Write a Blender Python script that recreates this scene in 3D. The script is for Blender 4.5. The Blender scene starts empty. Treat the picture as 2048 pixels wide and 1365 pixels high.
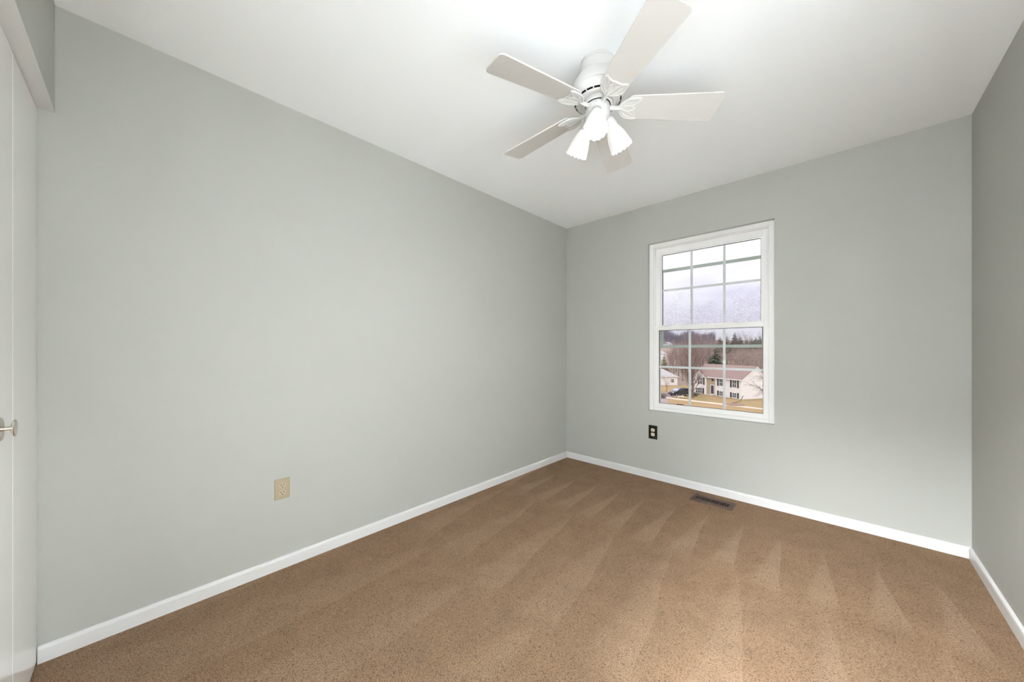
import bpy, bmesh, math, random
from mathutils import Vector, Matrix
random.seed(7)
PI = math.pi
SC = bpy.context.scene
COL = SC.collection

# ------------------------------------------------------------------ camera
W = 2.663            # room width (x), back wall at y = 0, left wall at x = 0
D = 3.348            # room depth, front wall face at y = -D
H = 2.44             # ceiling height, carpet top at z = 0
CAM = Vector((2.1463, -3.1305, 1.1501))
YAW = 0.7555
cd = bpy.data.cameras.new('camera')
cam = bpy.data.objects.new('camera', cd)
COL.objects.link(cam)
cam.location = CAM
cam.rotation_euler = (PI / 2, 0, YAW)
cd.sensor_fit = 'HORIZONTAL'
cd.sensor_width = 36.0
cd.lens = 36.0 * 701.55 / 2048
cd.shift_y = 16.7 / 2048
cd.clip_start = 0.02
cd.clip_end = 3000
SC.camera = cam

# ------------------------------------------------------------------ sky (overcast, brighter overhead)
BULB = 560.0         # radiance of the fan's bulbs
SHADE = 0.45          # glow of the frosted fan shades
FILL2 = 1520.0  # added fill light behind the camera, never in view
HALL = 1010.0          # added fill light past the right wall, never in view
SKY = 0.80
world = bpy.data.worlds.new('overcast_sky')
SC.world = world
world.use_nodes = True
wt = world.node_tree
wt.nodes.clear()
def wn(t, **k):
    n = wt.nodes.new(t)
    for a, b in k.items():
        setattr(n, a, b)
    return n
w_tc = wn('ShaderNodeTexCoord'); w_sep = wn('ShaderNodeSeparateXYZ')
w_map = wn('ShaderNodeMapping'); w_map.inputs['Scale'].default_value = (3.0, 3.0, 11.0)
w_no = wn('ShaderNodeTexNoise'); w_no.inputs['Scale'].default_value = 2.2; w_no.inputs['Detail'].default_value = 5
w_el = wn('ShaderNodeMapRange'); w_el.inputs['From Min'].default_value = 0.0; w_el.inputs['From Max'].default_value = 1.0
w_el.inputs['To Min'].default_value = 1.0; w_el.inputs['To Max'].default_value = 4.2
w_cr = wn('ShaderNodeValToRGB')
w_cr.color_ramp.elements[0].position = 0.35; w_cr.color_ramp.elements[0].color = (0.80, 0.785, 0.90, 1)
w_cr.color_ramp.elements[1].position = 0.66; w_cr.color_ramp.elements[1].color = (0.96, 0.955, 1.0, 1)
w_mul = wn('ShaderNodeVectorMath', operation='SCALE')
w_bg = wn('ShaderNodeBackground'); w_bg.inputs['Strength'].default_value = SKY
w_out = wn('ShaderNodeOutputWorld')
L = wt.links.new
L(w_tc.outputs['Generated'], w_sep.inputs[0]); L(w_sep.outputs['Z'], w_el.inputs['Value'])
L(w_tc.outputs['Generated'], w_map.inputs[0]); L(w_map.outputs[0], w_no.inputs['Vector'])
L(w_no.outputs[0], w_cr.inputs[0]); L(w_cr.outputs[0], w_mul.inputs[0]); L(w_el.outputs[0], w_mul.inputs['Scale'])
L(w_mul.outputs[0], w_bg.inputs['Color']); L(w_bg.outputs[0], w_out.inputs[0])

# ------------------------------------------------------------------ exposure
SC.view_settings.view_transform = 'Standard'
SC.view_settings.look = 'None'
SC.view_settings.exposure = 0.17
SC.view_settings.gamma = 1.0
SC.view_settings.use_curve_mapping = False
SC.cycles.max_bounces = 16
SC.cycles.diffuse_bounces = 10
SC.cycles.transparent_max_bounces = 16
SC.cycles.use_denoising = True

# ------------------------------------------------------------------ materials
MATS = {}
class NT:
    def __init__(s, name):
        s.m = bpy.data.materials.new(name); s.m.use_nodes = True
        s.t = s.m.node_tree; s.t.nodes.clear()
        s.out = s.t.nodes.new('ShaderNodeOutputMaterial')
    def n(s, kind, ins=None, **k):
        nd = s.t.nodes.new('ShaderNode' + kind)
        for a, b in k.items():
            setattr(nd, a, b)
        for a, b in (ins or {}).items():
            if hasattr(b, 'is_output'):
                s.t.links.new(b, nd.inputs[a])
            else:
                nd.inputs[a].default_value = b
        return nd
    def math(s, op, a, b=0.0, c=None):
        ins = {0: a, 1: b}
        if c is not None: ins[2] = c
        return s.n('Math', ins, operation=op).outputs[0]
    def link(s, a, b):
        s.t.links.new(a, b)

def mat(name, color, rough=0.5, metal=0.0, bump=None, vary=None, spec=0.5, emit=None):
    """bump = (scale, strength, distance); vary = (scale, second colour[, detail])"""
    t = NT(name)
    b = t.n('BsdfPrincipled', {'Base Color': (*color, 1), 'Roughness': rough, 'Metallic': metal, 'Specular IOR Level': spec})
    if vary or bump:
        tc = t.n('TexCoord')
    if vary:
        no = t.n('TexNoise', {'Vector': tc.outputs['Object'], 'Scale': vary[0], 'Detail': vary[2] if len(vary) > 2 else 4.0})
        r = t.n('ValToRGB', {0: no.outputs[0]})
        r.color_ramp.elements[0].position = 0.35; r.color_ramp.elements[0].color = (*color, 1)
        r.color_ramp.elements[1].position = 0.65; r.color_ramp.elements[1].color = (*vary[1], 1)
        t.link(r.outputs[0], b.inputs['Base Color'])
    if bump:
        no = t.n('TexNoise', {'Vector': tc.outputs['Object'], 'Scale': bump[0], 'Detail': 3.0})
        bp = t.n('Bump', {'Height': no.outputs[0], 'Strength': bump[1], 'Distance': bump[2]})
        t.link(bp.outputs[0], b.inputs['Normal'])
    if emit:
        b.inputs['Emission Color'].default_value = (*emit[0], 1); b.inputs['Emission Strength'].default_value = emit[1]
    t.link(b.outputs[0], t.out.inputs[0])
    MATS[name] = t.m
    return t.m

M_WALL = mat('grey_green_wall_paint', (0.425, 0.428, 0.398), 0.62, bump=(260, 0.06, 0.002), spec=0.35)
M_CEIL = mat('white_ceiling_paint', (0.905, 0.922, 0.94), 0.8, bump=(180, 0.05, 0.002), spec=0.2)
M_TRIM = mat('white_trim_paint', (0.70, 0.69, 0.685), 0.35)
M_DOOR = mat('white_door_paint', (0.82, 0.82, 0.80), 0.16, bump=(9, 0.03, 0.004))
M_VINYL = mat('white_window_vinyl', (0.83, 0.82, 0.81), 0.4)
M_GRILLE = mat('white_window_grille', (0.62, 0.63, 0.64), 0.45)
M_STORM = mat('grey_green_storm_frame', (0.36, 0.41, 0.37), 0.55)
M_EDGE_LATCH = mat('black_shade_edge_and_latch', (0.03, 0.03, 0.03), 0.7)  # painted shade round the glass, and the real latch
M_FANW = mat('white_fan_enamel', (0.60, 0.59, 0.572), 0.28)
M_BLADE = mat('white_fan_blade', (0.55, 0.53, 0.505), 0.5, vary=(3.0, (0.57, 0.55, 0.53)))
M_DARK = mat('dark_gap', (0.006, 0.005, 0.005), 0.9, spec=0.1)
M_NICKEL = mat('brushed_nickel', (0.66, 0.61, 0.55), 0.25, metal=1.0)
M_CHAIN = mat('pull_chain_metal', (0.62, 0.6, 0.56), 0.35, metal=0.8)
M_BEIGE = mat('almond_plastic', (0.36, 0.30, 0.195), 0.4)
M_BEIGE2 = mat('almond_receptacle', (0.42, 0.345, 0.245), 0.35)
M_BLACKP = mat('black_plastic_plate', (0.008, 0.007, 0.005), 0.3)
M_CREAM = mat('cream_receptacle', (0.70, 0.60, 0.46), 0.35)
M_REG = mat('brown_register_metal', (0.075, 0.042, 0.030), 0.5, vary=(60, (0.10, 0.062, 0.05)), spec=0.3)
M_SCUFF = mat('wall_scuff', (0.42, 0.43, 0.40), 0.7)
M_CRUMB = mat('dark_crumb', (0.05, 0.035, 0.02), 0.9)
M_CLOSET = mat('closet_interior', (0.75, 0.75, 0.74), 0.6)

def carpet():
    t = NT('brown_cut_pile_carpet')
    tc = t.n('TexCoord'); P = tc.outputs['Object']
    sx = t.n('SeparateXYZ', {0: P}); x, y = sx.outputs['X'], sx.outputs['Y']
    # tufts
    mp = t.n('Mapping', {'Vector': P, 'Rotation': (0, 0, 0.75), 'Scale': (1.0, 1.55, 1.0)})
    warp = t.n('TexNoise', {'Vector': P, 'Scale': 30.0, 'Detail': 2.0})
    wv = t.n('VectorMath', {0: warp.outputs['Color'], 1: (0.5, 0.5, 0.5)}, operation='SUBTRACT')
    ws = t.n('VectorMath', {0: wv.outputs[0], 'Scale': 0.02}, operation='SCALE')
    pv = t.n('VectorMath', {0: mp.outputs[0], 1: ws.outputs[0]}, operation='ADD')
    n1 = t.n('TexNoise', {'Vector': pv.outputs[0], 'Scale': 205.0, 'Detail': 4.0, 'Roughness': 0.62})
    n2 = t.n('TexNoise', {'Vector': P, 'Scale': 8.0, 'Detail': 3.0})
    n3 = t.n('TexNoise', {'Vector': P, 'Scale': 430.0, 'Detail': 1.0})
    # vacuum strokes: pile laid one way in wedges that open towards the door, in two rows
    wob = t.n('TexNoise', {'Vector': P, 'Scale': 1.3, 'Detail': 2.0})
    wo = t.math('MULTIPLY', t.math('SUBTRACT', wob.outputs[0], 0.5), 0.34)
    def row(x0, period, skew, y_apex, length, y_end):
        yy = t.math('SUBTRACT', y_apex, t.math('ADD', y, wo))            # distance below the apex line
        xs = t.math('ADD', t.math('SUBTRACT', x, x0), t.math('MULTIPLY', yy, -skew))
        ph = t.math('FRACT', t.math('ADD', t.math('DIVIDE', t.math('ADD', xs, t.math('MULTIPLY', wo, 0.20)), period), 10.0))
        # ph: 0 at the straight edge, falls away on the slanted side
        s = t.math('DIVIDE', yy, length)
        m = t.n('MapRange', {'Value': t.math('SUBTRACT', t.math('ADD', s, -0.02), t.math('SUBTRACT', 1.0, ph)), 'From Min': -0.09, 'From Max': 0.11},
                interpolation_type='SMOOTHSTEP').outputs[0]
        e = t.n('MapRange', {'Value': t.math('ADD', y, wo), 'From Min': y_end - 0.10, 'From Max': y_end + 0.12}, interpolation_type='SMOOTHSTEP').outputs[0]
        return t.math('MULTIPLY', m, e)
    r1 = row(0.03, 0.205, 0.11, -0.43, 0.95, -1.02)
    r2 = row(0.10, 0.33, 0.22, -0.98, 1.5, -1.95)
    r3 = row(0.00, 0.41, 0.05, -1.75, 1.7, -3.3)
    lay = t.math('MAXIMUM', t.math('MAXIMUM', r1, t.math('MULTIPLY', r2, 0.65)), t.math('MULTIPLY', r3, 0.45))
    base = t.n('Mix', {0: lay, 6: (0.272, 0.176, 0.110, 1), 7: (0.325, 0.220, 0.144, 1)}, data_type='RGBA')
    blot = t.n('MapRange', {'Value': n2.outputs[0], 'From Min': 0.3, 'From Max': 0.7, 'To Min': 0.93, 'To Max': 1.07})
    tuft = t.n('MapRange', {'Value': n1.outputs[0], 'From Min': 0.37, 'From Max': 0.53, 'To Min': 0.40, 'To Max': 1.13})
    fleck = t.n('MapRange', {'Value': n3.outputs[0], 'From Min': 0.3, 'From Max': 0.7, 'To Min': 0.82, 'To Max': 1.18})
    v = t.math('MULTIPLY', t.math('MULTIPLY', blot.outputs[0], tuft.outputs[0]), fleck.outputs[0])
    c = t.n('VectorMath', {0: base.outputs[2], 'Scale': v}, operation='SCALE')
    b = t.n('BsdfPrincipled', {'Base Color': c.outputs[0], 'Roughness': 1.0, 'Specular IOR Level': 0.03})
    bp = t.n('Bump', {'Height': n1.outputs[0], 'Strength': 0.8, 'Distance': 0.008})
    t.link(bp.outputs[0], b.inputs['Normal'])
    t.link(b.outputs[0], t.out.inputs[0])
    return t.m
M_CARPET = carpet()

def glass(name, tint, drops=None):
    """clear pane: straight-through light plus a fresnel reflection; drops = (z_low, z_high) band of condensation"""
    t = NT(name)
    tr = t.n('BsdfTransparent', {'Color': (*tint, 1)})
    gl = t.n('BsdfGlossy', {'Color': (1, 1, 1, 1), 'Roughness': 0.02})
    fr = t.n('Fresnel', {'IOR': 1.45})
    f = t.math('MULTIPLY', fr.outputs[0], 0.55)
    mx = t.n('MixShader', {0: f, 1: tr.outputs[0], 2: gl.outputs[0]})
    last = mx.outputs[0]
    if drops:
        tc = t.n('TexCoord'); P = tc.outputs['Object']
        z = t.n('SeparateXYZ', {0: P}).outputs['Z']
        big = t.n('TexNoise', {'Vector': P, 'Scale': 7.0, 'Detail': 2.0})
        zz = t.math('ADD', z, t.math('MULTIPLY', t.math('SUBTRACT', big.outputs[0], 0.5), 0.55))
        band = t.n('MapRange', {'Value': zz, 'From Min': drops[0], 'From Max': drops[1], 'To Min': 1.0, 'To Max': 0.0}, interpolation_type='SMOOTHSTEP').outputs[0]
        vo = t.n('TexNoise', {'Vector': P, 'Scale': 150.0, 'Detail': 2.0, 'Roughness': 0.7})
        d = t.n('MapRange', {'Value': vo.outputs[0], 'From Min': 0.47, 'From Max': 0.60}, interpolation_type='SMOOTHSTEP').outputs[0]
        above = t.math('GREATER_THAN', z, 1.345)
        a = t.math('MULTIPLY', t.math('MULTIPLY', d, t.math('MULTIPLY', band, above)), 0.55)
        tl = t.n('BsdfTranslucent', {'Color': (0.62, 0.61, 0.68, 1)})
        m2 = t.n('MixShader', {0: a, 1: last, 2: tl.outputs[0]})
        last = m2.outputs[0]
    t.link(last, t.out.inputs[0])
    return t.m
M_PANE = glass('clear_window_glass', (0.985, 0.99, 0.985))
M_PANE_STORM = glass('damp_storm_glass', (0.91, 0.905, 0.935), drops=(1.36, 1.62))

def shade_mat():
    t = NT('frosted_shade_glass')
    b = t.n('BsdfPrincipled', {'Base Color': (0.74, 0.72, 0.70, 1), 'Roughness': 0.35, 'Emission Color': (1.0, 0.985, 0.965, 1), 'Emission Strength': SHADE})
    tl = t.n('BsdfTranslucent', {'Color': (0.075, 0.072, 0.068, 1)})
    m = t.n('MixShader', {0: 0.3, 1: b.outputs[0], 2: tl.outputs[0]})
    t.link(m.outputs[0], t.out.inputs[0])
    return t.m
M_SHADE = shade_mat()
M_BULB = mat('lit_bulb', (1, 1, 1), 0.5, emit=((1.0, 0.975, 0.94), BULB))
M_FILL2 = mat('second_fill_light_glow', (1, 1, 1), 0.5, emit=((0.94, 0.98, 1.0), FILL2))  # emission of the added fill light behind the camera
M_FILL = mat('fill_light_glow', (1, 1, 1), 0.5, emit=((0.94, 0.98, 1.0), HALL))  # emission of the added fill light past the right wall

# ------------------------------------------------------------------ mesh helpers
def box(bm, lo, hi, mi=0):
    x0, y0, z0 = lo; x1, y1, z1 = hi
    v = [bm.verts.new(p) for p in ((x0, y0, z0), (x1, y0, z0), (x1, y1, z0), (x0, y1, z0), (x0, y0, z1), (x1, y0, z1), (x1, y1, z1), (x0, y1, z1))]
    fs = [bm.faces.new([v[i] for i in q]) for q in ((0, 3, 2, 1), (4, 5, 6, 7), (0, 1, 5, 4), (1, 2, 6, 5), (2, 3, 7, 6), (3, 0, 4, 7))]
    for f in fs: f.material_index = mi
    return fs

def tube(bm, pts, radii, n=6, cap=True, mi=0):
    pts = [Vector(p) for p in pts]
    if not hasattr(radii, '__len__'): radii = [radii] * len(pts)
    rings = []
    d0 = (pts[1] - pts[0]).normalized()
    up = Vector((0, 0, 1)) if abs(d0.z) < 0.9 else Vector((1, 0, 0))
    u = d0.cross(up).normalized()
    for i, p in enumerate(pts):
        d = (pts[min(i + 1, len(pts) - 1)] - pts[max(i - 1, 0)]).normalized()
        u = (u - d * u.dot(d))
        u = u.normalized() if u.length > 1e-6 else d.orthogonal().normalized()
        w = d.cross(u)
        rings.append([bm.verts.new(p + (u * math.cos(2 * PI * k / n) + w * math.sin(2 * PI * k / n)) * radii[i]) for k in range(n)])
    for a, b in zip(rings, rings[1:]):
        for k in range(n):
            bm.faces.new((a[k], a[(k + 1) % n], b[(k + 1) % n], b[k])).material_index = mi
    if cap:
        bm.faces.new(rings[0][::-1]).material_index = mi
        bm.faces.new(rings[-1]).material_index = mi

def lathe(bm, prof, n=48, M=None, close_top=False, close_bot=False, mi=0, mod=None):
    """prof = [(r, z), ...]; mod(r, z, angle, i) -> (r, z)"""
    rings = []
    for i, (r, z) in enumerate(prof):
        ring = []
        for k in range(n):
            a = 2 * PI * k / n
            rr, zz = mod(r, z, a, i) if mod else (r, z)
            p = Vector((rr * math.cos(a), rr * math.sin(a), zz))
            ring.append(bm.verts.new(M @ p if M else p))
        rings.append(ring)
    for a, b in zip(rings, rings[1:]):
        for k in range(n):
            bm.faces.new((a[k], a[(k + 1) % n], b[(k + 1) % n], b[k])).material_index = mi
    if close_top: bm.faces.new(rings[0]).material_index = mi
    if close_bot: bm.faces.new(rings[-1][::-1]).material_index = mi

def prism(bm, outline, axis, a0, a1, mi=0):
    """extrude a closed 2-D outline; axis = 'x','y','z' is the extrusion direction"""
    def P(p, a):
        return {'x': (a, p[0], p[1]), 'y': (p[0], a, p[1]), 'z': (p[0], p[1], a)}[axis]
    A = [bm.verts.new(P(p, a0)) for p in outline]; B = [bm.verts.new(P(p, a1)) for p in outline]
    n = len(outline)
    bm.faces.new(A).material_index = mi
    bm.faces.new(B[::-1]).material_index = mi
    for k in range(n):
        bm.faces.new((A[k], B[k], B[(k + 1) % n], A[(k + 1) % n])).material_index = mi

def obj(name, bm, mats, parent=None, smooth=False, bevel=0.0, loc=None):
    bmesh.ops.recalc_face_normals(bm, faces=bm.faces[:])
    me = bpy.data.meshes.new(name)
    bm.to_mesh(me); bm.free()
    for m in (mats if isinstance(mats, (list, tuple)) else [mats]):
        me.materials.append(m)
    o = bpy.data.objects.new(name, me)
    COL.objects.link(o)
    if parent is not None: o.parent = parent
    if loc is not None: o.location = loc
    if smooth:
        for p in me.polygons: p.use_smooth = True
        try:
            md = o.modifiers.new('smooth', 'EDGE_SPLIT'); md.split_angle = math.radians(35)
        except Exception:
            pass
    if bevel:
        b = o.modifiers.new('bevel', 'BEVEL'); b.width = bevel; b.segments = 2; b.limit_method = 'ANGLE'
    return o

def empty(name, loc=(0, 0, 0), rot=(0, 0, 0), parent=None):
    e = bpy.data.objects.new(name, None); COL.objects.link(e)
    e.location = loc; e.rotation_euler = rot; e.empty_display_size = 0.1
    if parent is not None: e.parent = parent
    return e

def tag(o, label=None, cat=None, group=None, kind=None):
    if label: o['label'] = label
    if cat: o['category'] = cat
    if group: o['group'] = group
    if kind: o['kind'] = kind
    return o

def struct(o, label=None, cat=None):
    return tag(o, label, cat, kind='structure')

def B(): return bmesh.new()

# ------------------------------------------------------------------ room shell
EY0, EY1, HDZ, HALLW, CX1 = -2.95, -2.05, 2.036, 1.30, 1.43      # opening added in the right wall for fill light, hall width
b = B(); box(b, (-0.12, -D - 0.06, -0.12), (W + 0.06, 0.16, 0.0))
struct(obj('floor', b, M_CARPET), 'brown cut pile carpet with vacuum tracks covering the bedroom floor', 'carpet')
b = B(); box(b, (W + 0.06, -4.9, -0.12), (W + 0.22 + HALLW, -1.2, 0.0)); box(b, (CX1, -4.9, -0.12), (W + 0.06, -D - 0.06, 0.0))
struct(obj('floor_added_hall', b, M_CLOSET), 'pale smooth floor of the added hall, bouncing fill light into the bedroom', 'floor')  # pale so that it bounces the added fill light
b = B(); box(b, (-0.12, -4.9, H), (W + 0.22 + HALLW, 0.16, H + 0.12))
struct(obj('ceiling', b, M_CEIL), 'flat white painted ceiling above the empty bedroom', 'ceiling')
b = B(); box(b, (-0.12, -D - 0.9, 0.0), (0.0, 0.16, H))
struct(obj('wall_left', b, M_WALL), 'long grey green wall with an almond outlet low down', 'wall')
# right wall with an opening added to let in fill light, which lies beside the camera and out of view
b = B()
box(b, (W, -D - 0.11, 0.0), (W + 0.12, EY0, H)); box(b, (W, EY1, 0.0), (W + 0.12, 0.16, H)); box(b, (W, EY0, HDZ), (W + 0.12, EY1, H))
struct(obj('wall_right', b, M_WALL), 'narrow darker grey green wall at the right edge', 'wall')
# back wall round the window opening
WX0, WX1, WZ0, WZ1 = 0.8745, 1.790, 0.605, 2.0935
b = B()
box(b, (0.0, 0.0, 0.0), (WX0, 0.16, H)); box(b, (WX1, 0.0, 0.0), (W, 0.16, H))
box(b, (WX0, 0.0, 0.0), (WX1, 0.16, WZ0)); box(b, (WX0, 0.0, WZ1), (WX1, 0.16, H))
wall_back = struct(obj('wall_back', b, M_WALL), 'grey green end wall holding the window', 'wall')
# faint scuff on the back wall
b = B()
path = [(2.083, 0.520), (2.090, 0.508), (2.110, 0.455), (2.128, 0.410), (2.146, 0.362), (2.153, 0.335), (2.163, 0.300), (2.1748, 0.262), (2.180, 0.240), (2.186, 0.217)]
for i, ((xa, za), (xb, zb)) in enumerate(zip(path, path[1:])):
    w = (0.0012, 0.0022, 0.0025, 0.0025, 0.003, 0.001, 0.0012, 0.0018, 0.001)[i]
    v = [b.verts.new(p) for p in ((xa - w, -0.0004, za), (xa + w, -0.0004, za), (xb + w, -0.0004, zb), (xb - w, -0.0004, zb))]
    b.faces.new(v)
obj('scuff_mark', b, M_SCUFF, wall_back)
# front wall behind the camera: closet opening at its left end, second opening added for fill light at its right end
CX1, EX0, EX1 = 1.43, 1.76, 2.56
b = B()
yb, yf = -D - 0.11, -D
box(b, (0.0, yb, HDZ), (CX1, yf, H)); box(b, (CX1, yb, 0.0), (EX0, yf, H))
box(b, (EX0, yb, HDZ), (EX1, yf, H)); box(b, (EX1, yb, 0.0), (W + 0.12, yf, H))
struct(obj('wall_front', b, M_WALL), 'grey green header above the closet door at top left', 'wall')
b = B(); box(b, (0.0, -D - 0.046, HDZ - 0.002), (CX1, -D + 0.0005, HDZ + 0.001))
struct(obj('trim_1', b, M_TRIM), 'white underside of the closet header', 'trim')
# closet box and the added hall beyond the openings
b = B(); box(b, (0.0, -D - 0.80, 0.0), (CX1 + 0.1, -D - 0.70, H)); box(b, (0.0, -D - 0.71, -0.02), (CX1, -D - 0.06, 0.0))
struct(obj('wall_closet', b, M_CLOSET), 'inner walls of the closet behind its folding door', 'wall')
# hall added for the fill lights, round the bedroom's corner past both openings
b = B()
HX, HY = W + 0.12 + HALLW, -4.80
box(b, (HX, HY, 0.0), (HX + 0.1, -1.3, H)); box(b, (CX1 + 0.1, HY - 0.1, 0.0), (HX + 0.1, HY, H))
box(b, (W + 0.12, -1.3, 0.0), (HX + 0.1, -1.2, H)); box(b, (CX1, HY - 0.1, 0.0), (CX1 + 0.1, yb, H))
struct(obj('wall_added_hall', b, M_CEIL), 'added white hall walls bouncing fill light through the openings', 'wall')

# baseboards
def baseboard(name, p0, p1, inward, label):
    t, h = 0.012, 0.0615
    prof = [(0, 0), (t, 0), (t, h - 0.012), (t - 0.002, h - 0.005), (t - 0.006, h - 0.0008), (0, h)]
    b = B()
    p0 = Vector(p0); p1 = Vector(p1); n = Vector(inward)
    A = [b.verts.new(p0 + n * q[0] + Vector((0, 0, q[1]))) for q in prof]
    C = [b.verts.new(p1 + n * q[0] + Vector((0, 0, q[1]))) for q in prof]
    b.faces.new(A); b.faces.new(C[::-1])
    for k in range(len(prof)):
        b.faces.new((A[k], C[k], C[(k + 1) % len(prof)], A[(k + 1) % len(prof)]))
    struct(obj(name, b, M_TRIM), label, 'baseboard')
baseboard('baseboard_left', (0, -3.386, 0), (0, 0, 0), (1, 0, 0), 'white baseboard along the long left wall')
baseboard('baseboard_back', (0.0, 0, 0), (W, 0, 0), (0, -1, 0), 'white baseboard under the window')
baseboard('baseboard_right', (W, EY1, 0), (W, 0, 0), (-1, 0, 0), 'white baseboard along the right wall')

# ------------------------------------------------------------------ closet door (two hinged flush panels) and its knob
DY = -3.388
door = struct(empty('door_1', (0.0, DY, 0.0)), 'white flush folding closet door with a nickel knob', 'door')
for x0, x1 in ((0.004, 0.356), (0.359, 0.711), (0.714, 1.066), (1.069, 1.421)):
    b = B(); box(b, (x0, -0.034, 0.012), (x1, 0.0, 2.030))
    obj('door_panel', b, M_DOOR, door, bevel=0.0015)
knob = empty('door_knob', (0.506, 0.0, 0.936), (-PI / 2, 0, 0), door)
b = B(); lathe(b, [(0.031, 0.0), (0.031, 0.0025), (0.029, 0.0042), (0.020, 0.005), (0.0, 0.005)][:4], 40, close_top=True, close_bot=True)
obj('rosette', b, M_NICKEL, knob, smooth=True)
b = B(); lathe(b, [(0.0062, 0.004), (0.0062, 0.021)], 24, close_top=True, close_bot=True)
obj('shaft', b, M_NICKEL, knob, smooth=True)
b = B(); lathe(b, [(0.008, 0.019), (0.018, 0.0205), (0.0228, 0.0225), (0.0232, 0.0245), (0.0222, 0.0262), (0.012, 0.0272)], 40, close_top=True, close_bot=True)
obj('knob_disc', b, M_NICKEL, knob, smooth=True)

# ------------------------------------------------------------------ window
win = struct(empty('window_1', (0, 0, 0)), 'white double hung window with grilles looking onto the street', 'window')
def ring(bm, x0, x1, z0, z1, w, y0, y1, wt=None, wb=None):
    """rectangular frame of bars w wide between y0 (room side) and y1"""
    wt = w if wt is None else wt; wb = w if wb is None else wb
    box(bm, (x0, y0, z0), (x0 + w, y1, z1)); box(bm, (x1 - w, y0, z0), (x1, y1, z1))
    box(bm, (x0 + w, y0, z1 - wt), (x1 - w, y1, z1)); box(bm, (x0 + w, y0, z0), (x1 - w, y1, z0 + wb))
b = B()
ring(b, WX0, WX1, WZ0, WZ1, 0.036, 0.035, 0.15, 0.034, 0.026)
ring(b, WX0 + 0.036, WX1 - 0.036, WZ0 + 0.026, WZ1 - 0.034, 0.006, 0.045, 0.145)
obj('window_frame', b, M_VINYL, win, bevel=0.002)
fx0, fx1, fz0, fz1 = WX0 + 0.042, WX1 - 0.042, WZ0 + 0.032, WZ1 - 0.040
mid = 1.340
# upper sash, set further out
us = B()
ring(us, fx0, fx1, 1.318, fz1, 0.040, 0.082, 0.112, 0.050, 0.040)
ring(us, fx0 + 0.040, fx1 - 0.040, 1.358, fz1 - 0.050, 0.0095, 0.089, 0.108)
o_us = obj('upper_sash', us, M_VINYL, win, bevel=0.0015)
ugx0, ugx1, ugz0, ugz1 = fx0 + 0.0495, fx1 - 0.0495, 1.362, fz1 - 0.0605
ls = B()
ring(ls, fx0, fx1, fz0, 1.358, 0.029, 0.048, 0.078, 0.036, 0.028)
ring(ls, fx0 + 0.029, fx1 - 0.029, fz0 + 0.028, 1.322, 0.0035, 0.056, 0.074)
o_ls = obj('lower_sash', ls, M_VINYL, win, bevel=0.0015)
lgx0, lgx1, lgz0, lgz1 = fx0 + 0.0325, fx1 - 0.0325, fz0 + 0.0315, 1.3185
def sash_glass(parent, x0, x1, z0, z1, y, gw):
    b = B(); box(b, (x0 - 0.004, y - 0.001, z0 - 0.004), (x1 + 0.004, y + 0.001, z1 + 0.004))
    obj('window_pane', b, M_PANE, parent)
    b = B(); ring(b, x0 - 0.003, x1 + 0.003, z0 - 0.003, z1 + 0.003, 0.006, y + 0.002, y + 0.008)
    obj('shade_edge', b, M_EDGE_LATCH, parent)  # black ring painted as the frame's shaded inner edge
    b = B()
    for k in (1, 2):
        xc = x0 + (x1 - x0) * k / 3
        box(b, (xc - gw / 2, y + 0.003, z0), (xc + gw / 2, y + 0.009, z1))
    zc = (z0 + z1) / 2
    box(b, (x0, y + 0.0035, zc - gw / 2), (x1, y + 0.0085, zc + gw / 2))
    obj('grille', b, M_GRILLE, parent)
sash_glass(o_us, ugx0, ugx1, ugz0, ugz1, 0.094, 0.018)
sash_glass(o_ls, lgx0, lgx1, lgz0, lgz1, 0.062, 0.018)
for xl in (1.09, 1.50):
    b = B(); box(b, (xl - 0.030, 0.052, 1.358), (xl + 0.030, 0.074, 1.3635)); box(b, (xl - 0.014, 0.046, 1.3635), (xl + 0.030, 0.058, 1.369))
    obj('sash_lock', b, M_VINYL, win, bevel=0.001)
b = B(); box(b, (1.10, 0.064, lgz0 - 0.002), (1.155, 0.072, lgz0 + 0.008))
obj('vent_latch', b, M_EDGE_LATCH, win)
# storm window outside
b = B()
ring(b, fx0 + 0.002, fx1 - 0.002, fz0 - 0.02, fz1, 0.016, 0.136, 0.148)
obj('storm_frame', b, M_STORM, win)
b = B()
ring(b, fx0 + 0.012, fx1 - 0.012, 1.164, 1.870, 0.036, 0.118, 0.130, 0.026, 0.024)
o_st = obj('storm_panel', b, M_STORM, win, bevel=0.002)
b = B(); box(b, (fx0 + 0.046, 0.123, 1.186), (fx1 - 0.046, 0.125, 1.846))
obj('storm_pane', b, M_PANE_STORM, o_st)

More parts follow.
